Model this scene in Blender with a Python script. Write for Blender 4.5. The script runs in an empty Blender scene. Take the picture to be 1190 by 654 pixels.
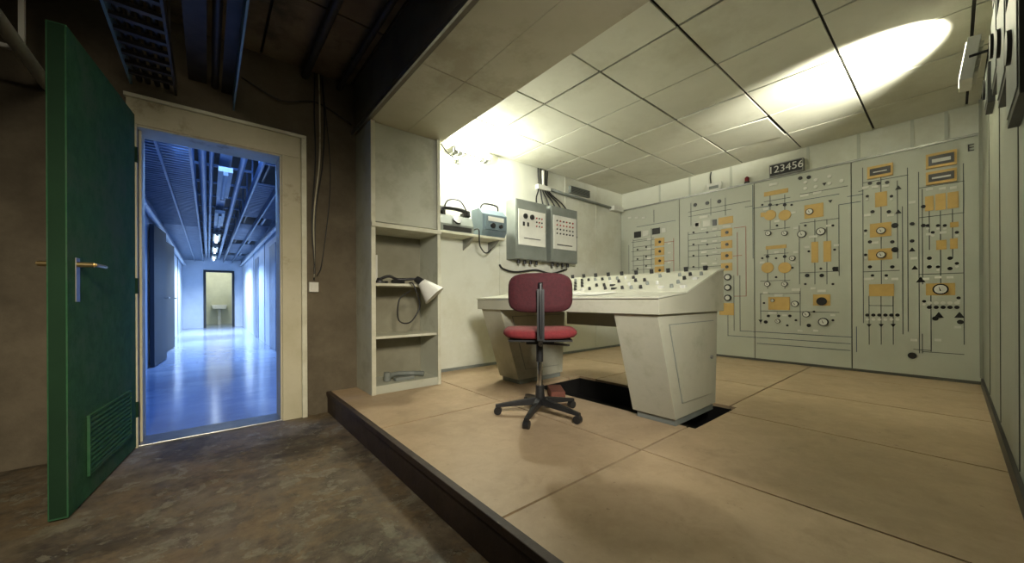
import bpy, math, random
from mathutils import Vector, Matrix
random.seed(7)
S=bpy.context.scene
S.view_settings.view_transform='Standard'
# ------------------------------------------------------------------ calibration (survey of the room)
YAW,ROLL,F,H0,CZ=0.6933,0.0047,425.26,347.45,0.9531
ZP=0.172      # platform height
YD=3.405      # door wall face
YW=3.5125     # white wall face
XP=5.267      # mimic panel face
YR=-0.172     # right wall face
ZC=2.684      # tiled ceiling
def ray(u,w):
    a=u-595;b=w-H0;cr,sr=math.cos(ROLL),math.sin(ROLL)
    a2=cr*a-sr*b;b2=sr*a+cr*b
    s,c=math.sin(YAW),math.cos(YAW)
    return (s*F+c*a2,c*F-s*a2,-b2)
def on(axis,val,u,w):
    d=ray(u,w);o=(0,0,CZ);t=(val-o[axis])/d[axis]
    return tuple(o[i]+t*d[i] for i in range(3))
# ------------------------------------------------------------------ materials
MATS={}
def M(name,c1,c2=None,scale=3,rough=.6,metal=0,bump=0,emit=None,es=1,detail=6,lo=.35,hi=.65,c3=None,s3=1,coat=0,stretch=None,p3=(.5,.62),spec=.5):
    m=bpy.data.materials.new(name);m.use_nodes=True
    nt=m.node_tree;N=nt.nodes;L=nt.links
    b=N['Principled BSDF'];b.inputs['Roughness'].default_value=rough;b.inputs['Metallic'].default_value=metal
    b.inputs['Coat Weight'].default_value=coat;b.inputs['Specular IOR Level'].default_value=spec
    if c2 is None: c2=tuple(x*.82 for x in c1)
    tc=N.new('ShaderNodeTexCoord');no=N.new('ShaderNodeTexNoise')
    mp=N.new('ShaderNodeMapping');L.new(tc.outputs['Object'],mp.inputs[0])
    if stretch: mp.inputs['Scale'].default_value=stretch
    no.inputs['Scale'].default_value=scale;no.inputs['Detail'].default_value=detail;no.inputs['Roughness'].default_value=.65
    L.new(mp.outputs[0],no.inputs['Vector'])
    r=N.new('ShaderNodeValToRGB');r.color_ramp.elements[0].position=lo;r.color_ramp.elements[1].position=hi
    r.color_ramp.elements[0].color=(*c2,1);r.color_ramp.elements[1].color=(*c1,1)
    L.new(no.outputs['Fac'],r.inputs[0]);out=r.outputs[0]
    if c3 is not None:
        n2=N.new('ShaderNodeTexNoise');n2.inputs['Scale'].default_value=s3;n2.inputs['Detail'].default_value=8;n2.inputs['Roughness'].default_value=.7
        L.new(tc.outputs['Object'],n2.inputs['Vector'])
        r2=N.new('ShaderNodeValToRGB');r2.color_ramp.elements[0].position=p3[0];r2.color_ramp.elements[1].position=p3[1]
        L.new(n2.outputs['Fac'],r2.inputs[0])
        mx=N.new('ShaderNodeMix');mx.data_type='RGBA';mx.inputs[7].default_value=(*c3,1)
        L.new(r2.outputs[0],mx.inputs[0]);L.new(out,mx.inputs[6]);out=mx.outputs[2]
    L.new(out,b.inputs['Base Color'])
    if bump:
        bp=N.new('ShaderNodeBump');bp.inputs['Strength'].default_value=bump;bp.inputs['Distance'].default_value=.02
        L.new(no.outputs['Fac'],bp.inputs['Height']);L.new(bp.outputs[0],b.inputs['Normal'])
    if emit: b.inputs['Emission Color'].default_value=(*emit,1);b.inputs['Emission Strength'].default_value=es
    MATS[name]=m;return m
white=M('painted_wall_white',(.72,.73,.64),(.66,.67,.57),1.5,.7,bump=.05,c3=(.60,.60,.49),s3=.8)
white_dim=M('right_wall_dimmed',(.30,.31,.25),(.25,.26,.21),1.5,.6)  # wall white darkened: the right wall's dimness is put into the colour
panelg=M('panel_greygreen',(.52,.54,.46),(.48,.50,.42),2,.45)
panelg2=M('panel_joint',(.10,.10,.08))
tan=M('mimic_tan',(.64,.43,.14),(.57,.37,.12),8,.5)
blackp=M('black_plastic',(.012,.012,.012),(.02,.02,.02),8,.4)
linek=M('line_dark',(.08,.09,.09))
lineb=M('line_blue',(.04,.07,.12))
liner=M('line_red',(.40,.08,.04))
label=M('label_white',(.75,.75,.68))
grayp=M('equip_grey',(.22,.24,.22),(.17,.19,.17),5,.45)
bluegray=M('equip_bluegrey',(.16,.22,.25),(.12,.16,.19),5,.4)
steel=M('steel',(.35,.35,.33),(.25,.25,.23),10,.35,metal=.8)
chrome=M('chrome',(.6,.6,.6),(.5,.5,.5),10,.15,metal=1)
brass=M('brass',(.55,.42,.2),(.45,.33,.15),10,.3,metal=.9)
brownwall=M('brown_concrete',(.15,.125,.083),(.11,.09,.058),3.5,.85,bump=.4,c3=(.07,.057,.036),s3=1.6,p3=(.45,.7))
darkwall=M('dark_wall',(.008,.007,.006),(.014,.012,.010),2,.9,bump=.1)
frame=M('door_frame_beige',(.52,.49,.36),(.44,.41,.28),3,.6,bump=.1,c3=(.24,.18,.10),s3=3.5,p3=(.57,.70))
framew=M('frame_edge_pale',(.66,.66,.54),(.52,.51,.39),6,.6)
green=M('door_green',(.034,.110,.050),(.022,.078,.036),14,.8,bump=.2,detail=12,c3=(.045,.095,.055),s3=3.5,spec=.15)
greend=M('door_green_dark',(.012,.038,.018),rough=.8,spec=.15)
boardc=M('ceiling_board_brown',(.17,.13,.08),(.11,.08,.05),3,.85,bump=.2,c3=(.05,.038,.024),s3=1.7)
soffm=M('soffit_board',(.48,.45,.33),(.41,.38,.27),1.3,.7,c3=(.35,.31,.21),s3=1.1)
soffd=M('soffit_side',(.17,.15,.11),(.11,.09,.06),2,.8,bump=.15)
tile=M('ceiling_tile',(.73,.73,.63),(.66,.66,.56),1.6,.75,c3=(.55,.54,.43),s3=1.4,bump=.04,p3=(.5,.75))
tgap=M('tile_gap',(.02,.018,.014))
rim=M('platform_rim',(.055,.036,.024),(.03,.019,.013),6,.6,bump=.3)
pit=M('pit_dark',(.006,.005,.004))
trayd=M('tray_dark',(.06,.055,.05),(.035,.032,.03),8,.5,metal=.5)
trayb=M('tray_blue_edge',(.14,.28,.42),(.09,.18,.28),5,.4)
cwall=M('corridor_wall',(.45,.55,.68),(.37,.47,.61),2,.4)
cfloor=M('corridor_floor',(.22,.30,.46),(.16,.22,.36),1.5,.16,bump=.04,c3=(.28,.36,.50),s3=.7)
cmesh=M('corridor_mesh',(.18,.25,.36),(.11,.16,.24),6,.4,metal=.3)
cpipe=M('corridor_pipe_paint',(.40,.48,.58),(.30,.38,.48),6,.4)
cdark=M('corridor_ceiling',(.02,.025,.03))
cdoor=M('corridor_door',(.012,.018,.026))
cwarm=M('end_room_wall',(.60,.61,.47),(.50,.51,.39),2,.6)
desk=M('desk_cream',(.48,.47,.37),(.41,.40,.31),2,.45,c3=(.36,.35,.26),s3=2)
deskt=M('desk_top',(.58,.58,.48),(.5,.5,.40),3,.35)
redf=M('chair_red',(.19,.016,.020),(.135,.011,.014),60,.85,bump=.2)
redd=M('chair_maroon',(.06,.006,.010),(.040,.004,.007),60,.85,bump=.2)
brick=M('brick_red',(.16,.05,.03),(.10,.035,.02),10,.8)
paper=M('paper',(.75,.75,.68))
knobr=M('knob_red',(.35,.03,.02));knobw=M('knob_white',(.6,.6,.55))
emw=M('lamp_glow',(.9,.9,.8),emit=(1,1,.82),es=30)
emf=M('flood_glow',(.9,.9,.8),emit=(1,.97,.75),es=5)
emb=M('tube_glow_blue',(.9,.95,1),emit=(.72,.86,1),es=16)
# layered floor materials
def layered(name,base,layers,rough=(.38,.85),bump=.7,spec=.35):
    m=bpy.data.materials.new(name);m.use_nodes=True
    nt=m.node_tree;N=nt.nodes;L=nt.links;b=N['Principled BSDF']
    tc=N.new('ShaderNodeTexCoord')
    def noise(s,r=.7,off=0):
        n=N.new('ShaderNodeTexNoise');n.inputs['Scale'].default_value=s;n.inputs['Detail'].default_value=12;n.inputs['Roughness'].default_value=r;n.inputs['Distortion'].default_value=.3
        mp=N.new('ShaderNodeMapping');mp.inputs['Location'].default_value=(off,off*.7,0);L.new(tc.outputs['Object'],mp.inputs[0]);L.new(mp.outputs[0],n.inputs['Vector']);return n.outputs['Fac']
    def ramp(i,p0,c0,p1,c1):
        r=N.new('ShaderNodeValToRGB');e=r.color_ramp.elements;e[0].position=p0;e[1].position=p1;e[0].color=(*c0,1);e[1].color=(*c1,1);L.new(i,r.inputs[0]);return r.outputs[0]
    def mix(f,a,c):
        x=N.new('ShaderNodeMix');x.data_type='RGBA';L.new(f,x.inputs[0]);L.new(a,x.inputs[6]);L.new(c,x.inputs[7]);return x.outputs[2]
    s,c0,c1=base
    c=ramp(noise(s,.75),.35,c0,.65,c1);k=None
    for (ms,off,p0,p1,amt,cs,a0,a1) in layers:
        k=ramp(noise(ms,.7,off),p0,(0,0,0),p1,(amt,)*3)
        c=mix(k,c,ramp(noise(cs,.75,off+5),.35,a0,.65,a1))
    L.new(c,b.inputs['Base Color']);b.inputs['Specular IOR Level'].default_value=spec
    rr=N.new('ShaderNodeMapRange');L.new(noise(3),rr.inputs[0]);rr.inputs[3].default_value=rough[0];rr.inputs[4].default_value=rough[1];L.new(rr.outputs[0],b.inputs['Roughness'])
    if bump:
        bp=N.new('ShaderNodeBump');bp.inputs['Strength'].default_value=bump;bp.inputs['Distance'].default_value=.006;L.new(k,bp.inputs['Height']);L.new(bp.outputs[0],b.inputs['Normal'])
    return m
floorm=layered('peeling_concrete_floor',(9,(.085,.068,.045),(.19,.155,.105)),[
 (4.2,3,.49,.55,.9,13,(.11,.080,.046),(.22,.165,.095)),
 (6.5,7,.55,.575,.8,18,(.14,.13,.09),(.27,.25,.18)),
 (1.8,11,.50,.60,.85,14,(.022,.018,.013),(.075,.06,.04)),
 (9,17,.59,.61,.7,18,(.14,.13,.09),(.28,.255,.18))])
plat=layered('platform_chipboard',(7,(.42,.305,.185),(.51,.38,.24)),[
 (1.6,2,.48,.66,.75,9,(.32,.23,.135),(.40,.29,.17)),
 (5.0,9,.58,.72,.6,20,(.27,.19,.11),(.35,.25,.145)),
 (22,21,.64,.68,.6,30,(.20,.14,.08),(.28,.20,.115))],rough=(.35,.6),bump=.08,spec=.45)
# ------------------------------------------------------------------ mesh builder
class B:
    def __init__(s,name): s.n=name;s.v=[];s.f=[];s.mi=[];s.ms=[];s.sm=[]
    def _m(s,m):
        if m not in s.ms: s.ms.append(m)
        return s.ms.index(m)
    def add(s,m,vs,fs,smooth=False):
        o=len(s.v);k=s._m(m);s.v+= [tuple(v) for v in vs]
        for f in fs: s.f.append([o+i for i in f]);s.mi.append(k);s.sm.append(smooth)
    def hexa(s,m,p):  # 8 pts: bottom 4 ccw, top 4 ccw
        s.add(m,p,[(3,2,1,0),(4,5,6,7),(0,1,5,4),(1,2,6,5),(2,3,7,6),(3,0,4,7)])
    def box(s,m,x0,x1,y0,y1,z0,z1,T=None):
        p=[(x0,y0,z0),(x1,y0,z0),(x1,y1,z0),(x0,y1,z0),(x0,y0,z1),(x1,y0,z1),(x1,y1,z1),(x0,y1,z1)]
        if T is not None: p=[tuple(T@Vector(q)) for q in p]
        s.hexa(m,p);return s
    def prism(s,m,poly,axis,a0,a1,T=None):
        n=len(poly);vs=[]
        for a in (a0,a1):
            for q in poly:
                w=[q[0],q[1]];w.insert(axis,a);vs.append(tuple(w))
        if T is not None: vs=[tuple(T@Vector(q)) for q in vs]
        fs=[tuple(range(n-1,-1,-1)),tuple(range(n,2*n))]+[(i,(i+1)%n,n+(i+1)%n,n+i) for i in range(n)]
        s.add(m,vs,fs)
    def cyl(s,m,a,b,r,r2=None,n=16,T=None):
        a=Vector(a);b=Vector(b)
        if T is not None:a=T@a;b=T@b
        r2=r if r2 is None else r2
        d=(b-a).normalized();x=d.orthogonal().normalized();y=d.cross(x)
        vs=[a+(x*math.cos(t)+y*math.sin(t))*r for t in [2*math.pi*i/n for i in range(n)]]+[b+(x*math.cos(t)+y*math.sin(t))*r2 for t in [2*math.pi*i/n for i in range(n)]]
        s.add(m,vs,[(i,(i+1)%n,n+(i+1)%n,n+i) for i in range(n)],True)
        s.add(m,vs,[tuple(range(n-1,-1,-1)),tuple(range(n,2*n))])
    def tube(s,m,pts,r,n=8,smooth=True,T=None):
        P=[Vector(p) for p in pts]
        if T is not None:P=[T@p for p in P]
        if smooth and len(P)>2:
            Q=[P[0]+(P[0]-P[1])]+P+[P[-1]+(P[-1]-P[-2])];R=[]
            for i in range(1,len(Q)-2):
                for k in range(6):
                    t=k/6;a,b,c,d=Q[i-1:i+3]
                    R.append(.5*((2*b)+(c-a)*t+(2*a-5*b+4*c-d)*t*t+(3*b-a-3*c+d)*t**3))
            R.append(P[-1]);P=R
        x=None;vs=[]
        for i,p in enumerate(P):
            d=(P[min(i+1,len(P)-1)]-P[max(i-1,0)]).normalized()
            if x is None: x=d.orthogonal().normalized()
            else:
                x=(x-d*x.dot(d)); x=x.normalized() if x.length>1e-6 else d.orthogonal().normalized()
            y=d.cross(x)
            vs+=[p+(x*math.cos(t)+y*math.sin(t))*r for t in [2*math.pi*j/n for j in range(n)]]
        fs=[]
        for i in range(len(P)-1):
            for j in range(n): fs.append((i*n+j,i*n+(j+1)%n,(i+1)*n+(j+1)%n,(i+1)*n+j))
        fs.append(tuple(range(n-1,-1,-1)));fs.append(tuple(range((len(P)-1)*n,len(P)*n)))
        s.add(m,vs,fs,True)
    def pad(s,m,cx,cy,cz,w,d,h,T,rim=.35,bulge=0,nu=16,e=4,curve=0):
        vs=[];rings=[]
        prof=[(0.0,-1),(rim*1.6 if rim*1.6<1 else .9,-1),(.94,-.8),(1,-.3),(1,.3),(.94,.8),(.7,1+bulge*.5),(0.0,1+bulge)]
        for (k,hh) in prof:
            ring=[]
            for i in range(nu*2):
                t=math.pi*i/nu;c,si=math.cos(t),math.sin(t)
                x=math.copysign(abs(c)**(2/e),c)*w/2*k;y=math.copysign(abs(si)**(2/e),si)*d/2*k
                z=hh*h/2+curve*(x/(w/2))**2
                vs.append(T@Vector((cx+x,cy+y,cz+z)));ring.append(len(vs)-1)
            rings.append(ring)
        n=nu*2;fs=[]
        for a,b in zip(rings[:-1],rings[1:]):
            for i in range(n): fs.append((a[i],a[(i+1)%n],b[(i+1)%n],b[i]))
        s.add(m,vs,fs,True)
    def done(s,bevel=0,parent=None):
        me=bpy.data.meshes.new(s.n);me.from_pydata(s.v,[],s.f)
        for m in s.ms: me.materials.append(m)
        for i,p in enumerate(me.polygons): p.material_index=s.mi[i];p.use_smooth=s.sm[i]
        me.validate();me.update()
        o=bpy.data.objects.new(s.n,me);S.collection.objects.link(o)
        if bevel:
            b=o.modifiers.new('bevel','BEVEL');b.width=bevel;b.segments=2;b.limit_method='ANGLE';b.angle_limit=math.radians(50)
        if parent: o.parent=parent
        return o
# ------------------------------------------------------------------ ROOM SHELL
b=B('floor');b.box(floorm,-1.0,.80,-2.2,3.60,-.05,0);b.done()
HX0,HX1,HY0,HY1=2.24,2.90,0.985,2.42
b=B('floor_platform')
xs=[.80,1.72,2.74,3.76,4.78,5.40];ys=[YR,1.03,2.22,3.52]
g=.006
def rectsub(x0,x1,y0,y1):
    if x1<=HX0 or x0>=HX1 or y1<=HY0 or y0>=HY1: return [(x0,x1,y0,y1)]
    R=[]
    if x0<HX0: R.append((x0,HX0,y0,y1))
    if x1>HX1: R.append((HX1,x1,y0,y1))
    a,c=max(x0,HX0),min(x1,HX1)
    if y0<HY0: R.append((a,c,y0,HY0))
    if y1>HY1: R.append((a,c,HY1,y1))
    return R
for i in range(5):
    for j in range(3):
        for (x0,x1,y0,y1) in rectsub(xs[i],xs[i+1],ys[j],ys[j+1]):
            gx0=g if x0 in xs else 0;gx1=g if x1 in xs else 0;gy0=g if y0 in ys else 0;gy1=g if y1 in ys else 0
            b.box(plat,x0+gx0,x1-gx1,y0+gy0,y1-gy1,ZP-.022,ZP)
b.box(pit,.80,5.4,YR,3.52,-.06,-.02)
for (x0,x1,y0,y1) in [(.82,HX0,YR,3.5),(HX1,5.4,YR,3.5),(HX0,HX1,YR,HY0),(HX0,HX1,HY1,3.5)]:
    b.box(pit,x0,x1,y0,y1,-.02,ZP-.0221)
b.done()
b=B('trim_1');b.box(rim,.778,.80,YR,YD-.005,0,ZP-.03);b.box(rim,.770,.806,YR,YD-.005,ZP-.03,ZP+.004);b.done(.003)
b=B('wall_north')
b.box(brownwall,-1.0,-.351,YD,YD+.2,0,2.87);b.box(brownwall,.452,1.75,YD,YD+.2,0,2.87);b.box(brownwall,-.351,.452,YD,YD+.2,2.1,2.87);b.done()
b=B('wall_north_white');b.box(white,1.66,5.36,YW,YW+.1,ZP,2.74);b.done()
b=B('wall_east');b.box(white,XP+.04,XP+.14,YR,YW,ZP,2.74);b.done()
b=B('wall_south')
b.box(white_dim,.85,5.35,YR-.1,YR,ZP,2.74);b.done()
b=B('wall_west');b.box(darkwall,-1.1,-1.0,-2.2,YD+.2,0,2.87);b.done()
b=B('trim_2') # door frame
b.box(frame,.452,.584,YD-.03,YD,0,2.0995);b.box(framew,.585,.622,YD-.045,YD,0,2.265)
b.box(frame,-.40,-.351,YD-.03,YD,0,2.0995);b.box(frame,-.40,.584,YD-.03,YD,2.1,2.264);b.box(framew,-.41,.622,YD-.045,YD,2.266,2.29)
b.box(frame,.438,.4519,YD-.02,YD+.21,0.012,2.087);b.box(frame,-.3509,-.337,YD+.05,YD+.21,0.012,2.087);b.box(frame,-.3509,.4519,YD-.02,YD+.21,2.087,2.0999)
b.box(steel,-.351,.452,YD-.02,YD+.2,0,.012)
b.done(.003)
b=B('ceiling')
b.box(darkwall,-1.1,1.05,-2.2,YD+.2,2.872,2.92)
x=-1.0
while x<1.0:
    y=-2.2
    while y<YD:
        b.box(boardc,x+.008,min(x+.66,1.0)-.008,y+.008,min(y+1.2,YD)-.008,2.85,2.872);y+=1.2
    x+=.66
b.done()
b=B('ceiling_beam')
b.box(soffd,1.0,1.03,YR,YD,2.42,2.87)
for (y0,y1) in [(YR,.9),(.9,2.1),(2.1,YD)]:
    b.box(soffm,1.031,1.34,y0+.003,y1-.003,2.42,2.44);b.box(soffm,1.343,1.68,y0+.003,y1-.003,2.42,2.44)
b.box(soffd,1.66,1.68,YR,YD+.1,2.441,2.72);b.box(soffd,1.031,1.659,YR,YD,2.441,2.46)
b.box(steel,.985,.9995,YR,YD,2.415,2.45)
b.done()
b=B('ceiling_tiles')
b.box(tgap,1.68,5.36,YR-.1,YW,ZC+.02,ZC+.05)
X=[1.68]+[XP+.04-.6*k for k in range(5,-1,-1)];Y=[YR]+[YW-.6*k for k in range(6,-1,-1)]
Y=[y for i,y in enumerate(Y) if i==0 or y>YR+.02]
for i in range(len(X)-1):
    for j in range(len(Y)-1):
        if (i,j)==(4,3):
            T=Matrix.Translation((X[i],Y[j],ZC))@Matrix.Rotation(math.radians(2.5),4,'X')@Matrix.Translation((-X[i],-Y[j],-ZC-.02))
        else: T=Matrix.Rotation(0,4,'X')
        dz=random.uniform(-.003,.003)
        b.box(tile,X[i]+.008,X[i+1]-.008,Y[j]+.008,Y[j+1]-.008,ZC+dz,ZC+.014+dz,T)
b.done(.002)
# ------------------------------------------------------------------ CORRIDOR
CX0,CX1,CY1,CY0=-.66,.97,16.67,YD+.2
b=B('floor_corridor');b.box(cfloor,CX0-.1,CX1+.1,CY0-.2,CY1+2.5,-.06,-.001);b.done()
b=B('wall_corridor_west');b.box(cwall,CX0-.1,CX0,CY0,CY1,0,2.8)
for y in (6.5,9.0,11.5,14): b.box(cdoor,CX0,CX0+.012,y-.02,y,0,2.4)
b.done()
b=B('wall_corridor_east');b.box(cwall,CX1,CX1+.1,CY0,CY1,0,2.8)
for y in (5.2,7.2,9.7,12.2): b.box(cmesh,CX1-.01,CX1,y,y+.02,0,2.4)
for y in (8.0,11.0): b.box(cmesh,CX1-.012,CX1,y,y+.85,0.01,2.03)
b.done()
b=B('wall_corridor_end')
b.box(cwall,CX0,-.05,CY1,CY1+.1,0,2.8);b.box(cwall,.67,CX1,CY1,CY1+.1,0,2.8);b.box(cwall,-.05,.67,CY1,CY1+.1,1.95,2.8);b.done()
b=B('wall_end_room');b.box(cwarm,-.7,1.3,CY1+2.2,CY1+2.3,0,2.8);b.done()
b=B('wall_end_room_west');b.box(cwarm,-.8,-.7,CY1+.1,CY1+2.3,0,2.8);b.done()
b=B('wall_end_room_east');b.box(cwarm,1.3,1.4,CY1+.1,CY1+2.3,0,2.8);b.done()
b=B('ceiling_end_room');b.box(cwarm,-.8,1.4,CY1+.1,CY1+2.3,2.6,2.7);b.done()
b=B('trim_3')
b.box(cdoor,-.12,-.05,CY1-.03,CY1,0,2.02);b.box(cdoor,.67,.74,CY1-.03,CY1,0,2.02);b.box(cdoor,-.05,.67,CY1-.03,CY1,1.95,2.02);b.done()
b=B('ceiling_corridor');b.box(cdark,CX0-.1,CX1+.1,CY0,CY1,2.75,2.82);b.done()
b=B('corridor_cable_tray')
y=CY0+.05
while y<CY1-.1:
    w_=.03 if y<9 else .05
    b.box(cmesh,CX0+.02,-.12,y,y+w_,2.33,2.345)
    if int(y*1.3)%4!=2: b.box(cmesh,.42,CX1-.02,y,y+w_,2.38,2.395)
    y+=.085
for x in (CX0+.02,-.35,-.13,.42,.66,CX1-.04): b.box(cmesh,x,x+.02,CY0+.02,CY1-.05,2.30,2.40)
for k in range(16):
    yy=CY0+.3+k*.8
    for x in (-.13,.42): b.box(cmesh,x,x+.015,yy,yy+.03,2.40,2.745)
    b.box(cmesh,-.12,.43,yy,yy+.03,2.52,2.545)
b.box(cmesh,.10,.20,CY0+.02,CY1-.05,2.42,2.5)
b.cyl(cpipe,(-.04,CY0+.02,2.48),(-.04,CY1-.05,2.48),.035);b.cyl(cpipe,(.035,CY0+.02,2.46),(.035,CY1-.05,2.46),.02);b.cyl(cpipe,(.30,CY0+.02,2.45),(.30,CY1-.05,2.45),.03)
for k,(x,z) in enumerate([(-.55,2.375),(-.48,2.37),(-.25,2.375),(.52,2.42),(.80,2.425)]): b.cyl(blackp if k%2 else cpipe,(x,CY0+.02,z),(x,CY1-.05,z),.022)
b.done()
for k,(yy,m) in enumerate([(4.9,label),(7.3,label),(9.6,emb),(12.0,emb),(14.4,emb)]):
    b=B('fluorescent_lamp');b.box(grayp if k>1 else label,.09,.21,yy,yy+1.25,2.31,2.36)
    b.cyl(m,(.15,yy+.03,2.29),(.15,yy+1.22,2.29),.018)
    b.box(grayp,.13,.17,yy,yy+.02,2.27,2.31);b.box(grayp,.13,.17,yy+1.23,yy+1.25,2.27,2.31)
    b.cyl(steel,(.15,yy+.2,2.36),(.15,yy+.2,2.419),.008);b.cyl(steel,(.15,yy+1,2.36),(.15,yy+1,2.419),.008)
    b.done()
b=B('door_2');T=Matrix.Translation((CX0+.02,7.3,0))@Matrix.Rotation(math.radians(-4.5),4,'Z')
b.box(cdoor,0,.05,0,.9,.01,2.05,T);b.cyl(steel,(.05,.8,1.0),(.10,.8,1.0),.01,T=T);b.cyl(steel,(.10,.8,1.0),(.10,.68,1.0),.01,T=T);b.done(.003)
b=B('door_3');T=Matrix.Translation((CX0+.02,9.3,0))@Matrix.Rotation(math.radians(-4.5),4,'Z')
b.box(cdoor,0,.05,0,.85,.01,2.05,T);b.cyl(steel,(.05,.75,1.0),(.10,.75,1.0),.01,T=T);b.cyl(steel,(.10,.75,1.0),(.10,.63,1.0),.01,T=T);b.done(.003)
b=B('wall_sign');b.box(cdoor,CX1-.03,CX1-.001,6.7,7.15,1.10,1.17);b.done(.003)
b=B('corridor_pipe');b.cyl(cpipe,(CX0+.06,CY0+.05,2.15),(CX0+.06,CY1-.05,2.15),.035);b.done()
b=B('corridor_pipe');b.cyl(cpipe,(CX1-.06,CY0+.05,2.2),(CX1-.06,CY1-.05,2.2),.03);b.done()
b=B('wash_basin');b.prism(label,[(.1,.78),(.6,.78),(.55,.62),(.15,.62)],1,CY1+1.75,CY1+2.19);b.cyl(label,(.35,CY1+2.05,0),(.35,CY1+2.05,.62),.06);b.done(.01)
# ------------------------------------------------------------------ GREEN DOOR
hx,hy,fx,fy=-.36,3.37,-.47,2.46
ang=math.atan2(fy-hy,fx-hx)
LEN=math.hypot(fx-hx,fy-hy)
T=Matrix.Translation((hx,hy,0))@Matrix.Rotation(ang,4,'Z')
b=B('door_1')
b.box(green,0,LEN,-.06,0,.012,2.155,T)
b.box(greend,LEN,LEN+.002,-.055,-.005,.02,2.15,T)
lx0,lx1=LEN*(1-.86),LEN*(1-.20)
b.box(greend,lx0,lx1,0,.003,.12,.40,T)
for k in range(11):
    z=.135+k*.024
    b.prism(green,[(0.003,z),(.012,z-.006),(.012,z+.002),(.003,z+.012)],0,lx0+.012,lx1-.012,T)
for (p,q,r,s_) in [(lx0,lx1,.115,.127),(lx0,lx1,.393,.405)]: b.box(green,p,q,0,.012,r,s_,T)
b.box(green,lx0,lx0+.012,0,.0125,.128,.392,T);b.box(green,lx1-.012,lx1,0,.0125,.128,.392,T)
hxk=LEN*(1-.10)
b.box(steel,hxk-.02,hxk+.02,0,.004,.95,1.15,T)
b.cyl(brass,(hxk,0,1.12),(hxk,.055,1.12),.012,T=T);b.tube(brass,[(hxk,.055,1.12),(hxk-.03,.058,1.12),(hxk-.13,.055,1.12)],.009,T=T)
b.box(steel,hxk-.02,hxk+.02,-.064,-.06,.95,1.15,T)
b.cyl(brass,(hxk,-.06,1.12),(hxk,-.115,1.12),.012,T=T);b.tube(brass,[(hxk,-.115,1.12),(hxk-.03,-.118,1.12),(hxk-.13,-.115,1.12)],.009,T=T)
for z in (.25,1.05,1.9): b.cyl(greend,(-.012,.0,z-.05),(-.012,.0,z+.05),.011,T=T)
b.done(.003)
# ------------------------------------------------------------------ OVERHEAD TRAYS
b=B('cable_tray')
for x in (-.385,-.17): b.box(trayb if x<-.3 else trayd,x,x+.012,-.6,YD-.003,2.36,2.46)
y=-.6
while y<YD-.05: b.box(trayd,-.373,-.171,y,y+.03,2.365,2.385);y+=.12
for k,x in enumerate((-.34,-.30,-.255,-.21)): b.cyl(blackp,(x,-.6,2.402),(x,YD-.003,2.402),.016)
for y in (0.4,1.6,2.8):
    for x in (-.38,-.165): b.box(trayd,x,x+.008,y,y+.03,2.461,2.85)
b.done()
b=B('cable_tray')
b.box(trayd,-.10,.0,-.6,YD-.003,2.50,2.56);b.cyl(trayd,(.045,-.6,2.5),(.045,YD-.003,2.5),.022)
b.box(trayb,.145,.155,-.6,YD-.003,2.36,2.48);b.box(trayd,.08,.1445,-.6,YD-.003,2.47,2.48)
for y in (0.4,1.6,2.8):
    b.box(trayd,.146,.154,y,y+.03,2.48,2.85);b.box(trayd,-.06,-.05,y,y+.03,2.56,2.85)
b.done()
b=B('overhead_pipe');b.cyl(trayd,(.62,-.6,2.80),(.62,YD-.003,2.80),.03);b.cyl(trayd,(.88,-.6,2.79),(.88,YD-.003,2.79),.022)
for y in (.6,1.8,3.0): b.box(trayd,.61,.63,y,y+.02,2.8,2.85);b.box(trayd,.87,.89,y,y+.02,2.79,2.85)
b.done()
b=B('white_conduit');b.cyl(label,(-.72,-1,2.22),(-.72,YD-.003,2.22),.03)
for y in (0.5,1.8,3.0): b.box(label,-.73,-.71,y,y+.02,2.22,2.85);b.box(label,-1.0,-.72,y,y+.02,2.215,2.235)
b.done()
b=B('hanging_cables')
for k,(dx,) in enumerate([(0,),(.03,),(.055,)]):
    pts=[(.69+dx,YD-.02,2.84),(.68+dx+.01*k,YD-.05,2.5),(.69+dx,YD-.03,2.1),(.66+dx*.5,YD-.04,1.6+.05*k),(.68,YD-.03,1.25),(.675,YD-.035,1.12)]
    b.tube(blackp if k!=1 else frame,pts,.006)
b.tube(trayd,[(.2,YD-.01,2.62),(.45,YD-.04,2.52),(.7,YD-.02,2.60),(.98,YD-.02,2.5)],.006)
b.tube(blackp,[(.75,YD-.01,2.8),(.80,YD-.05,2.0),(.74,YD-.03,1.3),(.70,YD-.02,1.15)],.004)
b.done()
b=B('light_switch');b.box(label,.64,.71,YD-.03,YD-.001,1.02,1.10);b.box(paper,.655,.695,YD-.035,YD-.03,1.035,1.085);b.done(.004)
b=B('ceiling_wire');b.tube(brass,[(.35,2.2,2.84),(.40,2.1,2.70),(.36,2.05,2.66),(.28,2.1,2.72),(.22,2.2,2.84)],.006);b.done()
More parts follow.
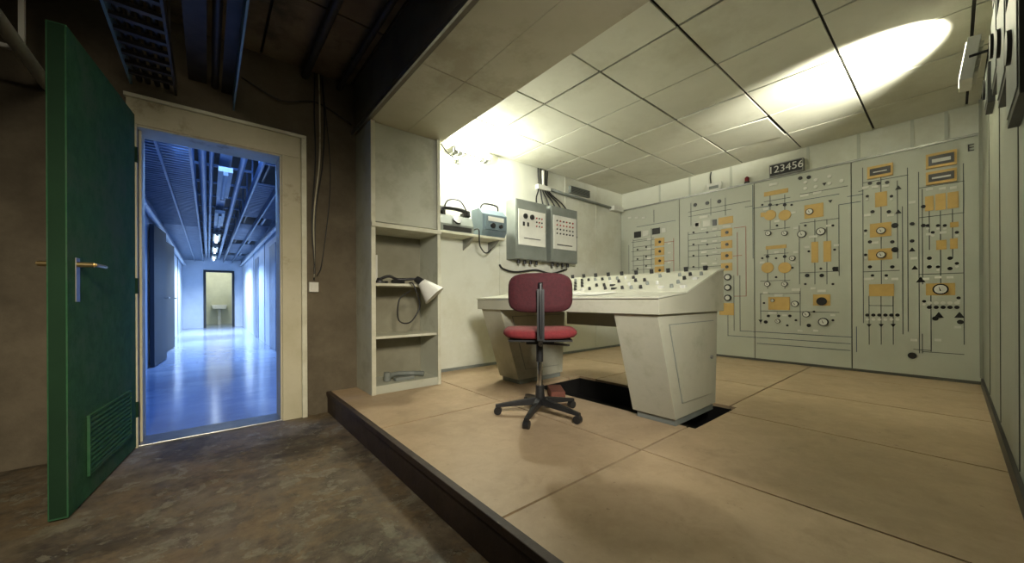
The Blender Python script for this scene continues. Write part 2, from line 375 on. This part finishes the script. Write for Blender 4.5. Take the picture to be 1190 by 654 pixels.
# ------------------------------------------------------------------ WALL CABINET
b=B('shelf_cabinet')
x0,x1,y0,y1=1.02,1.648,3.02,YD-.002
cab=M('cabinet_paint',(.50,.51,.42),(.46,.47,.38),2,.6,c3=(.40,.40,.31),s3=3)
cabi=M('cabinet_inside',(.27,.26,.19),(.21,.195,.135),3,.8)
z0,z1=ZP+.001,2.418
b.box(cab,x0,x0+.02,y0,y1,z0,z1);b.box(cab,x1-.02,x1,y0,y1,z0,z1)
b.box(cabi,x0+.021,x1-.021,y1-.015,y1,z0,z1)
b.box(cab,x0+.021,x1-.021,y0+.02,y0+.035,1.60,z1)
b.box(framew,x0,x0+.035,y0-.012,y0-.0005,z0,1.549);b.box(framew,x1-.03,x1,y0-.012,y0-.0005,z0,1.549)
b.box(framew,x0,x0+.035,y0-.012,y0-.0005,1.586,z1);b.box(framew,x1-.03,x1,y0-.012,y0-.0005,1.586,z1)
b.box(framew,x0+.021,x1-.021,y0-.0,y1-.02,1.55,1.585);b.box(framew,x0-.001,x1+.001,y0-.03,y0-.001,1.55,1.585)
for z in (1.07,.625): b.box(framew,x0+.021,x1-.021,y0+.03,y1-.016,z,z+.022)
b.box(cab,x0+.021,x1-.021,y0+.001,y1-.016,z0,z0+.07)
b.box(label,x0+.06,x0+.17,y1-.06,y1-.017,1.10,1.36)
b.done(.002)
b=B('desk_lamp')
b.cyl(blackp,(1.13,3.13,1.094),(1.13,3.13,1.112),.07,n=24);b.cyl(blackp,(1.13,3.13,1.112),(1.13,3.13,1.14),.03,.02)
b.tube(blackp,[(1.13,3.13,1.13),(1.20,3.10,1.155),(1.28,3.10,1.13),(1.40,3.05,1.135),(1.44,3.02,1.125)],.012)
b.cyl(blackp,(1.22,3.08,1.109),(1.34,3.12,1.109),.016)
b.cyl(blackp,(1.42,3.035,1.135),(1.46,2.99,1.10),.03,.035)
b.cyl(label,(1.455,2.998,1.105),(1.545,2.93,.985),.04,.105,n=28)
b.tube(blackp,[(1.36,3.04,1.10),(1.37,2.98,1.08),(1.42,2.97,.90),(1.34,2.98,.76),(1.24,2.99,.78),(1.24,2.98,.95),(1.34,2.98,1.03)],.006)
b.done(.001)
b=B('pipe_fitting');b.tube(grayp,[(1.2,3.15,.278),(1.3,3.2,.285),(1.45,3.18,.275),(1.52,3.1,.275)],.022);b.box(grayp,1.25,1.42,3.08,3.14,z0+.072,z0+.10);b.cyl(grayp,(1.2,3.15,.246),(1.2,3.15,.32),.03);b.done(.003)
# ------------------------------------------------------------------ WHITE WALL EQUIPMENT
b=B('wall_shelf');b.box(framew,1.66,2.62,3.27,YW-.001,1.625,1.65)
for x in (1.72,2.2,2.55): b.prism(steel,[(YW-.001,1.6245),(3.30,1.6245),(YW-.001,1.50)],0,x,x+.015)
b.done(.002)
b=B('field_telephone')
b.prism(grayp,[(3.285,1.652),(3.46,1.652),(3.46,1.82),(3.40,1.85),(3.32,1.82),(3.285,1.73)],0,1.80,2.20)
b.box(blackp,1.83,2.17,3.281,3.286,1.66,1.71);b.cyl(blackp,(2.0,3.30,1.775),(2.0,3.285,1.785),.05)
for x in (1.86,2.11): b.box(blackp,x,x+.03,3.34,3.42,1.82,1.88)
b.tube(blackp,[(1.82,3.38,1.89),(1.92,3.38,1.915),(2.08,3.38,1.915),(2.18,3.38,1.89)],.024)
b.cyl(blackp,(1.83,3.38,1.90),(1.83,3.37,1.85),.038);b.cyl(blackp,(2.17,3.38,1.90),(2.17,3.37,1.85),.038)
b.tube(blackp,[(1.86,3.34,1.86),(1.9,3.31,1.97),(2.05,3.32,1.99),(2.16,3.34,1.88)],.008)
b.done(.006)
b=B('telephone_cord');b.tube(blackp,[(2.215,3.36,1.70),(2.23,3.24,1.70),(2.24,3.24,1.58),(2.3,3.3,1.52),(2.45,3.40,1.48),(2.65,YW-.01,1.6)],.008);b.done()
b=B('signal_box')
b.prism(bluegray,[(3.33,1.66),(3.29,1.72),(3.29,1.90),(3.36,1.97),(YW-.001,1.97),(YW-.001,1.66)],0,2.32,2.66)
b.box(bluegray,2.35,2.63,3.27,3.29,1.73,1.89);b.box(label,2.38,2.60,3.266,3.27,1.82,1.87);b.cyl(blackp,(2.44,3.27,1.77),(2.44,3.245,1.77),.028);b.cyl(blackp,(2.55,3.27,1.77),(2.55,3.245,1.77),.022)
b.tube(blackp,[(2.36,3.4,1.97),(2.40,3.38,2.03),(2.58,3.38,2.03),(2.62,3.4,1.97)],.010)
b.done(.006)
def ebox(x0,x1,z0,z1,red):
    b=B('electrical_box');yf=3.33
    b.box(grayp,x0,x1,yf,YW-.001,z0,z1)
    b.box(grayp,x0+.01,x1-.01,yf-.006,yf,z0+.01,z1-.01)
    b.box(label,x0+.035,x1-.035,yf-.014,yf-.006,z0+.17,z1-.12)
    if red:
        for r in range(4):
            for c in range(6): b.cyl(knobr if (r==1 or (r==0 and c%2)) else blackp,(x0+.10+c*.062,yf-.014,z1-.19-r*.055),(x0+.10+c*.062,yf-.022,z1-.19-r*.055),.011,n=10)
        b.box(blackp,x0+.10,x1-.12,yf-.016,yf-.014,z0+.22,z0+.235)
    else:
        b.cyl(blackp,(x0+.14,yf-.014,z1-.2),(x0+.14,yf-.03,z1-.2),.032);b.cyl(blackp,(x0+.25,yf-.014,z1-.2),(x0+.25,yf-.03,z1-.2),.032)
        b.box(blackp,x0+.10,x0+.13,yf-.02,yf-.014,z1-.32,z1-.27);b.box(blackp,x0+.17,x0+.20,yf-.02,yf-.014,z1-.32,z1-.27)
        for r in range(3):
            for c in range(3): b.cyl(blackp if (r+c)%2 else knobr,(x0+.33+c*.045,yf-.014,z1-.20-r*.05),(x0+.33+c*.045,yf-.022,z1-.20-r*.05),.010,n=10)
        b.box(blackp,x0+.12,x0+.40,yf-.016,yf-.014,z0+.25,z0+.26)
    b.cyl(steel,(x1-.025,yf-.006,(z0+z1)/2),(x1-.025,yf-.02,(z0+z1)/2),.012)
    for k in range(4): b.cyl(blackp,(x0+.12+k*.1,yf+.09,z0-.05),(x0+.12+k*.1,yf+.09,z0),.018)
    b.done(.004)
ebox(2.83,3.35,1.44,2.16,False);ebox(3.43,3.95,1.44,2.17,True)
b=B('cable_conduits')
for k in range(6):
    x=3.36+k*.035;b.tube(blackp,[(x,YW-.02,2.68),(x,YW-.03,2.42),(x+(k-1)*.06,YW-.05,2.28),(x+(k-1)*.085,YW-.08,2.175)],.009)
b.box(label,3.33,3.56,YW-.06,YW-.001,2.40,2.46);b.cyl(label,(3.44,YW-.03,2.46),(3.44,YW-.03,2.66),.02)
b.tube(grayp,[(3.5,YW-.03,2.44),(4.2,YW-.03,2.42),(5.2,YW-.03,2.40)],.02,smooth=False)
b.box(label,4.95,5.2,YW-.10,YW-.001,2.36,2.43)
b.done()
b=B('wall_cable');b.tube(blackp,[(2.7,YW-.03,1.37),(2.75,YW-.04,1.32),(2.95,YW-.04,1.29),(3.3,YW-.03,1.33),(3.6,YW-.03,1.30),(3.9,YW-.03,1.37)],.012);b.done()
b=B('wall_vent');b.box(grayp,3.98,4.42,YW-.04,YW-.001,2.47,2.57)
for k in range(5): b.box(blackp,4.0,4.4,YW-.045,YW-.04,2.48+k*.018,2.488+k*.018)
b.done()
b=B('wall_lamp')
b.box(steel,2.02,2.52,3.36,YW-.001,2.585,2.60)
for k in range(9): b.box(steel,2.02+k*.06,2.03+k*.06,3.40,YW-.005,2.53,2.5845)
b.cyl(emw,(2.03,3.43,2.625),(2.50,3.43,2.625),.018);b.box(grayp,2.12,2.2,3.44,YW-.001,2.46,2.50)
b.cyl(emw,(2.05,3.38,2.565),(2.48,3.38,2.565),.014)
b.tube(blackp,[(2.1,3.40,2.5),(2.02,3.36,2.45),(1.95,3.40,2.5),(1.9,3.45,2.6)],.007)
b.done()
b=B('baseboard_north');b.box(grayp,1.66,5.26,YW-.015,YW-.001,ZP,ZP+.03);b.done()
b=B('trim_4')
for x in (2.72,3.9,4.6): b.box(white,x,x+.03,YW-.006,YW,ZP+.05,2.68)
b.done()
# ------------------------------------------------------------------ MIMIC PANEL
b=B('mimic_control_panel')
YB=[YR+.004,.684,1.583,2.529,YW-.004]
ZT=2.407
for a,c in zip(YB[:-1],YB[1:]): b.box(panelg,XP,XP+.038,a+.005,c-.005,ZP+.03,ZT-.02)
b.box(panelg2,XP+.01,XP+.037,YB[0],YB[-1],ZP+.031,ZT-.021)
b.box(steel,XP-.015,XP+.038,YB[0],YB[-1],ZT-.0195,ZT)
b.box(panelg2,XP+.005,XP+.03,YB[0],YB[-1],ZP+.002,ZP+.0295)
K={'t':tan,'k':blackp,'w':label,'l':linek,'b':lineb,'r':liner}
def pt(u,v): q=on(0,XP,u,v);return q[1],q[2]
def R(m,u0,v0,u1,v1,d=.006):
    um,vm=(u0+u1)/2,(v0+v1)/2
    ya=pt(u0,vm)[0];yb=pt(u1,vm)[0];za=pt(um,v0)[1];zb=pt(um,v1)[1]
    b.box(K[m],XP-d,XP-.0005,min(ya,yb),max(ya,yb),min(za,zb),max(za,zb))
def C(m,u,v,r,d=.008):
    y,z=pt(u,v);b.cyl(K[m],(XP-.0005,y,z),(XP-d,y,z),r,n=20)
def G(u,v,r=.045):
    y,z=pt(u,v);b.cyl(blackp,(XP-.0005,y,z),(XP-.02,y,z),r,n=20);b.cyl(label,(XP-.02,y,z),(XP-.022,y,z),r*.8,n=20)
    b.prism(blackp,[(y-.004,z-r*.3),(y+.004,z-r*.3),(y+.012,z+r*.6)],0,XP-.024,XP-.022)
def LN(m,*p,w=.0029):
    P=[pt(*q) for q in p]
    for (y0,z0),(y1,z1) in zip(P[:-1],P[1:]):
        if abs(y1-y0)>abs(z1-z0): zz=(z0+z1)/2;b.box(K[m],XP-.003,XP-.0005,min(y0,y1)-w,max(y0,y1)+w,zz-w,zz+w)
        else: yy=(y0+y1)/2;b.box(K[m],XP-.003,XP-.0005,yy-w,yy+w,min(z0,z1)-w,max(z0,z1)+w)
def TR(m,u,v,s=.035,up=False):
    s*=.62
    y,z=pt(u,v);k=1 if up else -1
    b.prism(K[m],[(y-s,z-k*s*.8),(y+s,z-k*s*.8),(y,z+k*s)],0,XP-.006,XP-.0005)
# section 1
for v in (281,292,303,314):
    R('t',761,v-4.5,772,v+4.5);C('k',767,v,.02,.012)
    LN('l',(734,v-1),(761,v-1));R('w',752,v-4,757,v-2)
for v in (278,286,297,308): LN('l',(736,v),(760,v))
LN('l',(736,278),(736,322));LN('l',(731,285),(731,340));LN('l',(757,265),(757,326));LN('l',(748,296),(748,330))
LN('r',(783,277),(783,330));LN('r',(772,281),(783,281));LN('r',(772,303),(783,303))
R('k',737,269,745,276);R('w',747,268,754,274);R('k',758,265,767,272);R('w',769,265,774,270)
LN('b',(740,262),(785,258));LN('l',(760,258),(760,244))
for u in (730,738,746): R('w',u,252,u+4,254)
for v in (290,301,312,323): C('k',741,v,.013);C('k',751,v-3,.013);R('w',776,v-8,780,v-6.5)
# section 2
R('w',806,258,814,264);R('w',817,256,826,263);R('k',808,259,812,263);R('k',828,255,833,262);R('t',835,252,852,260)
C('k',808,238,.025);C('k',822,236,.025);C('k',836,234,.025)
LN('l',(800,244),(872,236));LN('l',(800,250),(850,245));LN('l',(803,236),(803,262));LN('l',(826,231),(826,250));LN('l',(843,230),(843,250))
for v in (270,284,297,310):
    R('t',838,v-4.5,851,v+4.5);C('k',845,v,.02,.012);LN('l',(800,v),(838,v));R('w',815,v-5,822,v-3);R('w',828,v-5,834,v-3)
    C('k',806,v,.013);C('k',822,v,.013);C('w',832,v+4,.012)
for v in (277,290): LN('l',(800,v),(838,v))
LN('l',(800,270),(800,312));LN('l',(812,284),(812,325));
LN('r',(853,264),(867,264),(867,344),(853,344));LN('r',(857,270),(857,320));LN('r',(852,297),(862,297))
for v in (322,334,346): C('k',846,v,.042,.02);C('w',846,v,.028,.022)
R('t',836,352,853,366);LN('l',(846,366),(846,390))
for u in (853,860): LN('l',(u,320),(u,384))
LN('b',(860,384),(990,392));LN('b',(846,390),(988,399))
LN('l',(866,240),(874,240));LN('b',(875,215),(875,300))
# section 3
R('t',888,221,916,226);R('t',884,247,889,252);C('t',895,250,.062);C('t',912,250,.062)
for u in (895,912): LN('l',(u,226),(u,266));C('k',u,238,.018)
LN('l',(888,266),(918,266));G(893,271,.03);G(912,271,.03);LN('l',(888,232),(918,232))
R('t',890,285,914,289);C('t',892,311,.065);C('t',912,311,.065)
for u in (892,912): LN('l',(u,289),(u,335));C('k',u,298,.018);G(u,330,.03)
LN('l',(888,295),(916,295));LN('l',(884,326),(918,326))
R('t',935,237,957,253);G(941,246,.035);G(932,272,.042);G(954,269,.042);G(921,300,.03)
R('t',943,281,951,305);R('t',957,280,966,304);LN('l',(947,255),(947,281));LN('l',(961,255),(961,280));LN('l',(930,258),(975,255));LN('l',(947,305),(947,330));LN('l',(961,305),(961,330));LN('l',(930,316),(975,316))
C('k',938,320,.02);C('k',955,320,.02);C('k',970,312,.02);LN('l',(929,262),(929,330));LN('l',(975,238),(975,320));R('k',968,310,974,315)
R('t',893,345,918,360);G(898,349,.02);R('t',945,342,965,355);C('k',955,350,.045,.02);G(924,353,.035);G(957,374,.045);G(937,365,.035);G(904,373,.025)
LN('l',(884,341),(930,341));LN('l',(884,341),(884,376));LN('l',(930,335),(930,378));LN('l',(884,362),(975,362));C('k',890,374,.02);C('k',940,378,.02);R('w',893,362,903,365);R('w',920,335,930,338)
for u in (893,905,918): C('k',u,367,.016)
LN('b',(975,238),(1000,234));LN('b',(875,240),(975,228))
C('k',930,207,.02);C('k',940,206,.02)
for (u,v) in [(936,212),(948,209),(936,219),(948,217),(964,205),(964,213),(978,210)]: C('w',u,v,.018)
for (u,v) in [(886,238),(903,238),(920,238),(903,262),(886,300),(902,300),(921,311),(902,322),(936,262),(968,262),(970,290),(940,292),(954,312),(936,330),(968,330),(925,372),(915,378),(946,362),(968,372),(888,352)]: C('k',u,v,.012)
for (u,v) in [(890,243),(922,247),(903,257),(922,305),(886,305),(903,293),(925,265),(963,262),(938,287),(972,285),(925,293),(945,335),(890,340),(912,366),(968,366),(948,384),(930,384)]: R('w',u-3,v-1.2,u+3,v+1.2)
LN('l',(930,224),(985,218));TR('k',884,373)
# section 4
for (u0,v0,u1,v1) in [(1008,192,1038,206),(1076,177,1112,194),(1076,198,1112,213)]:
    R('t',u0,v0,u1,v1,.02);R('k',u0+3,v0+3,u1-3,v1-3,.024);R('w',u0+7,v0+7,u1-7,v1-6,.026)
for (u0,v0,u1,v1) in [(1017,223,1031,240),(1011,259,1036,275),(1009,289,1037,302),(1010,330,1039,344),(1075,228,1085,245),(1087,225,1099,244),(1101,223,1114,242),(1088,279,1100,290),(1104,277,1113,289),(1076,329,1110,343),(1104,258,1114,264)]: R('t',u0,v0,u1,v1)
G(1024,268,.035);G(1024,296,.035);G(1093,336,.05);C('k',1040,262,.025);C('k',1040,290,.025)
LN('l',(1003,195),(1003,375));LN('l',(1024,206),(1024,330));LN('l',(1043,210),(1043,300));LN('l',(1055,195),(1055,385));LN('l',(1049,240),(1049,388));LN('l',(1068,200),(1068,410));LN('l',(1072,220),(1072,330))
LN('l',(1120,190),(1120,400));LN('l',(1080,245),(1080,290));LN('l',(1093,245),(1093,330));LN('l',(1107,243),(1107,300))
LN('l',(1003,210),(1055,206));LN('l',(1068,217),(1120,212));LN('l',(1068,252),(1120,248));LN('l',(1068,318),(1120,318));LN('l',(1003,315),(1045,315))
LN('l',(1010,355),(1038,355));LN('l',(1010,344),(1010,400));LN('l',(1024,344),(1024,400));LN('l',(1038,344),(1038,400))
LN('l',(1082,343),(1082,408));LN('l',(1072,388),(1072,410),(1120,410));LN('l',(1062,405),(1082,408))
LN('b',(880,398),(988,408),(1003,380));LN('b',(985,228),(1003,226))
for (u,v) in [(1011,213),(1021,213),(1031,212),(1014,246),(1033,246),(1011,281),(1037,281),(1011,310),(1037,310),(1060,260),(1060,280),(1073,240),(1073,262),(1080,300),(1104,300),(1080,310),(1104,312)]: C('k',u,v,.016);
for (u,v) in [(1008,228),(1036,228),(1006,268),(1006,296),(1030,320),(1014,320),(1078,262),(1090,262),(1098,262),(1084,270),(1112,270),(1090,310),(1112,306),(1074,350),(1114,346)]: C('k',u,v,.013);C('w',u,v+3.5,.011)
for (u,v) in [(1044,218),(1044,246),(1060,290),(1063,311)]: TR('k',u,v,.036,True)
for (u,v) in [(1010,378),(1024,378),(1038,378)]: TR('k',u,v,.03);
for (u,v) in [(1091,366),(1115,366),(1070,325)]: TR('k',u,v,.05,True)
for u in (1008,1015,1022,1029,1036,1043): C('k',u,366,.016);C('w',u,371,.014)
for u in (1080,1088,1096,1104,1112): C('k',u,357,.016);C('w',u,352,.016)
for (u,v) in [(1006,218),(1017,217),(1029,216),(1008,250),(1035,250),(1017,282),(1008,324),(1040,324),(1060,235),(1080,220),(1095,219),(1108,218),(1080,272),(1096,270),(1076,324),(1090,322),(1104,322),(1062,300),(1113,380),(1090,395),(1062,395)]: R('w',u-4,v-1.4,u+4,v+1.4)
C('k',1060,413,.03);C('k',1087,370,.02);C('k',1116,374,.02)
TR('k',958,214,.03);TR('k',965,234,.03);LN('l',(998,222),(1003,222))
for (u,v) in [(935,227),(950,224),(899,214),(945,275),(905,343),(955,338),(845,263),(818,252)]: R('w',u-5,v-1.4,u+5,v+1.4)
b.done()
def text(s,loc,size,mat,par):
    c=bpy.data.curves.new('lettering','FONT');c.body=s;c.size=size;c.extrude=.002;c.align_x='CENTER';c.align_y='CENTER';c.materials.append(mat)
    o=bpy.data.objects.new('lettering',c);S.collection.objects.link(o);o.location=loc;o.rotation_euler=(math.pi/2,0,-math.pi/2);o.parent=par;return o
pn=bpy.data.objects['mimic_control_panel']
y,z=pt(1128,172);text('E',(XP-.004,y,z),.09,blackp,pn)
y,z=on(0,XP,914,188)[1:]
b=B('number_display')
b.box(steel,XP-.04,XP+.035,y-.165,y+.165,ZT+.001,ZT+.15)
b.box(blackp,XP-.045,XP-.04,y-.155,y+.155,ZT+.012,ZT+.138)
o=b.done(.003)
text('123456',(XP-.049,y,ZT+.075),.115,label,o)
y=pt(868,203)[0]
b=B('alarm_lamp');b.cyl(blackp,(XP,y,ZT+.001),(XP,y,ZT+.02),.03);b.cyl(redf,(XP,y,ZT+.02),(XP,y,ZT+.07),.024);b.cyl(redf,(XP,y,ZT+.07),(XP,y,ZT+.085),.024,.01);b.done()
y=pt(830,211)[0]
b=B('junction_box');b.box(paper,XP-.02,XP+.033,y-.09,y+.09,ZT+.001,ZT+.10);b.box(grayp,XP-.024,XP-.02,y-.06,y+.06,ZT+.02,ZT+.06);b.tube(blackp,[(XP+.02,y+.05,ZT+.1),(XP+.03,y+.06,ZT+.2),(XP+.03,y+.05,ZT+.27)],.008);b.done(.006)
b=B('trim_5')
for u in (765,800,848,938,997,1060,1100):
    y=pt(u,200)[0];b.box(panelg,XP+.034,XP+.04,y-.012,y+.012,ZT+.002,ZC+.0)
b.done()
# ------------------------------------------------------------------ RIGHT WALL
b=B('instrument_rack')
for (x0,x1,z0,z1) in [(2.05,2.45,1.62,2.1),(2.5,2.9,1.85,2.3),(2.95,3.3,2.05,2.45),(2.5,2.85,2.35,2.66),(2.95,3.25,2.5,2.66),(3.7,3.95,2.15,2.4)]:
    b.box(blackp,x0,x1,YR+.001,YR+.03,z0,z1);b.box(grayp,x0+.02,x1-.02,YR+.03,YR+.034,z0+.03,z1-.03);b.cyl(blackp,((x0+x1)/2,YR+.034,(z0+z1)/2),((x0+x1)/2,YR+.045,(z0+z1)/2),.06)
b.done(.003)
b=B('trim_6')
for x in (1.6,2.5,3.4,4.3): b.box(panelg2,x,x+.01,YR,YR+.003,ZP+.08,2.68)
b.box(blackp,.9,5.19,YR+.001,YR+.015,ZP,ZP+.07);b.box(white_dim,5.2,5.24,YR+.001,YR+.02,ZP+.07,2.68)
b.done()
b=B('flood_lamp')
T=Matrix.Translation((3.5,-.065,2.34))@Matrix.Rotation(math.radians(8),4,'X')
b.box(label,-.10,.10,-.03,.02,-.12,.12,T);b.box(emf,-.085,.085,.02,.024,-.10,.10,T)
for k in range(6): b.box(label,-.09,.09,-.045,-.0305,-.09+k*.034,-.084+k*.034,T)
b.tube(blackp,[(3.385,-.065,2.34),(3.385,-.12,2.34),(3.385,YR+.002,2.34)],.008)
b.done(.003)
# ------------------------------------------------------------------ CONTROL DESK
b=B('control_desk')
DY0,DY1=1.05,2.84
prof=[(1.94,.862),(1.94,.952),(2.28,.985),(2.74,1.135),(2.85,1.155),(2.85,.862)]
b.prism(desk,prof,1,DY0,DY1)
b.prism(deskt,[(1.93,.953),(1.93,.963),(2.27,.997),(2.27,.9855)],1,DY0-.006,DY1+.006)
b.prism(deskt,[(2.28,.9865),(2.276,.998),(2.73,1.147),(2.86,1.168),(2.86,1.157),(2.74,1.1365)],1,DY0-.006,DY1+.006)
def ped(y0,y1):
    b.hexa(desk,[(2.17,y0+.02,ZP+.045),(2.75,y0+.02,ZP+.045),(2.75,y1,ZP+.045),(2.17,y1,ZP+.045),(1.96,y0+.02,.8615),(2.79,y0+.02,.8615),(2.79,y1,.8615),(1.96,y1,.8615)])
    b.box(grayp,2.19,2.73,y0+.03,y1-.02,ZP+.001,ZP+.0445)
    yy=y0+.02
    P=[(2.25,ZP+.13),(2.70,ZP+.12),(2.72,.80),(2.09,.80)]
    b.prism(grayp,P,1,yy-.002,yy);c=(2.44,.55);Q=[(c[0]+(x-c[0])*.975,c[1]+(z-c[1])*.98) for x,z in P]
    b.prism(desk,Q,1,yy-.008,yy-.002)
    b.cyl(steel,(2.66,yy-.008,.55),(2.66,yy-.02,.55),.012)
ped(1.05,1.36);ped(2.50,2.80)
b.box(desk,2.80,2.83,1.36,2.50,.70,.8615)
def cons(x): return .998+(x-2.276)*(1.147-.998)/(2.73-2.276)
rr=random.Random(3)
y=DY0+.06
cols=[blackp]*12+[grayp]*5+[knobw]*2
while y<DY1-.05:
    for x in (2.36,2.45,2.54,2.63):
        if rr.random()<.70:
            m=rr.choice(cols);z=cons(x)
            if rr.random()<.2: b.box(m,x-.017,x+.017,y-.015,y+.015,z-.008,z+.012)
            else: b.cyl(m,(x,y,z-.006),(x-.008,y,z+.022),.013,.010,n=12)
    y+=.075
for y in [DY0+.1+.14*k for k in range(12)]:
    b.cyl(blackp,(2.79,y,1.155),(2.785,y,1.19),.015,n=12)
b.done(.004)
b=B('paper_sheets')
for (x,y,r) in [(2.13,1.95,.2),(2.15,1.68,-.15),(2.12,2.25,.05)]:
    T=Matrix.Translation((x,y,.992+.004*r*5))@Matrix.Rotation(r,4,'Z')@Matrix.Rotation(-.097,4,'Y')
    b.box(paper,-.10,.10,-.14,.14,0,.004,T)
b.done()
# ------------------------------------------------------------------ CHAIR
b=B('office_swivel_chair')
cx,cy=1.72,1.78;th=-YAW-.05
T=Matrix.Translation((cx,cy,ZP))@Matrix.Rotation(th,4,'Z')
for k in range(5):
    a=math.radians(90+72*k+18)
    TT=T@Matrix.Rotation(a,4,'Z')
    b.hexa(blackp,[tuple(TT@Vector(p)) for p in [(.02,-.022,.075),(.30,-.014,.05),(.30,.014,.05),(.02,.022,.075),(.02,-.018,.12),(.30,-.010,.068),(.30,.010,.068),(.02,.018,.12)]])
    b.cyl(blackp,(.285,0,.06),(.285,0,.035),.008,T=TT);b.cyl(blackp,(.285,-.018,.026),(.285,.018,.026),.026,T=TT)
b.cyl(blackp,(0,0,.07),(0,0,.20),.035,.028,T=T);b.cyl(chrome,(0,0,.20),(0,0,.40),.017,T=T);b.cyl(blackp,(0,0,.36),(0,0,.50),.024,T=T)
b.box(blackp,-.09,.09,-.12,.10,.49,.515,T)
b.cyl(blackp,(.05,0,.48),(.20,.0,.47),.007,T=T)
b.pad(redf,0,0.0,.555,.48,.44,.06,T,bulge=.2,curve=.01)
b.box(blackp,-.20,.20,-.19,.19,.514,.524,T)
b.tube(blackp,[(0,-.08,.50),(0,-.20,.50),(0,-.255,.53),(0,-.265,.62),(0,-.262,.80),(0,-.255,.88)],.014,T=T)
b.box(blackp,-.022,.022,-.272,-.256,.53,.84,T)
TB=T@Matrix.Translation((0,-.215,.82))@Matrix.Rotation(math.radians(90-4),4,'X')
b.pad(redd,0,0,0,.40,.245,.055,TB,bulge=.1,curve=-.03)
b.done()
b=B('brick');T=Matrix.Translation((2.13,2.02,ZP+.001))@Matrix.Rotation(.9,4,'Z');b.box(brick,-.12,.12,-.055,.055,0,.07,T);b.done(.006)
# ------------------------------------------------------------------ LIGHTS
def area(name,loc,target,size,sy,power,col,spread=180):
    l=bpy.data.lights.new(name,'AREA');l.shape='RECTANGLE';l.size=size;l.size_y=sy;l.energy=power;l.color=col;l.spread=math.radians(spread)
    o=bpy.data.objects.new(name,l);S.collection.objects.link(o);o.location=loc
    o.rotation_euler=(Vector(target)-Vector(loc)).to_track_quat('-Z','Y').to_euler();return o
def point(name,loc,power,col,r=.03):
    l=bpy.data.lights.new(name,'POINT');l.energy=power;l.color=col;l.shadow_soft_size=r
    o=bpy.data.objects.new(name,l);S.collection.objects.link(o);o.location=loc;return o
point('wall_lamp_light',(2.26,3.25,2.50),64,(1,1,.86),.04)
l=bpy.data.lights.new('flood_spot','SPOT');l.energy=330;l.color=(1,.97,.80);l.spot_size=math.radians(82);l.spot_blend=.6;l.shadow_soft_size=.03
o=bpy.data.objects.new('flood_spot',l);S.collection.objects.link(o);o.location=(3.5,0.0,2.40)
o.rotation_euler=(Vector((3.72,.36,2.73))-Vector(o.location)).to_track_quat('-Z','Y').to_euler()
area('room_fill_light',(.15,-.75,2.2),(3.1,2.1,1.05),.6,.6,34,(1,.96,.86),68)  # added fill behind the camera, evens out panel, desk and platform
area('room_fill_light',(-.25,-1.5,2.45),(.05,2.9,.5),.5,.5,17,(1,.88,.68),52)  # second added fill, warm, lifts green door, frame and lower floor
area('corridor_blue_fill',(.15,3.72,2.40),(.15,7.5,.4),.8,.15,75,(.18,.38,1))  # added blue fill without a fixture, out of view above the doorway
area('corridor_tube_light',(.15,7.9,2.24),(.15,7.9,0),.1,1.2,45,(.34,.56,1),115)
area('corridor_tube_light',(.15,10.6,2.24),(.15,10.6,0),.1,1.2,95,(.62,.79,1),125)
area('corridor_tube_light',(.15,14.0,2.24),(.15,14,0),.1,2.0,180,(.85,.93,1),140)
point('end_room_light',(.3,CY1+1,2.2),42,(1,1,.92),.06)
w=bpy.data.worlds.new('world');S.world=w;w.use_nodes=True;w.node_tree.nodes['Background'].inputs[0].default_value=(.9,.84,.70,1);w.node_tree.nodes['Background'].inputs[1].default_value=.10
# ------------------------------------------------------------------ CAMERA
cam=bpy.data.cameras.new('camera');co=bpy.data.objects.new('camera',cam);S.collection.objects.link(co);S.camera=co
cam.sensor_width=36;cam.sensor_fit='HORIZONTAL';cam.lens=F/1190*36;cam.shift_y=(H0-327)/1190;cam.clip_start=.02
s,c=math.sin(YAW),math.cos(YAW)
Rv=Vector((c,-s,0));Uv=Vector((0,0,1));Fv=Vector((s,c,0))
cr,sr=math.cos(ROLL),math.sin(ROLL)
xa=cr*Rv-sr*Uv;ya=sr*Rv+cr*Uv;za=-Fv
m=Matrix((xa,ya,za)).transposed().to_4x4();m.translation=Vector((0,0,CZ));co.matrix_world=m
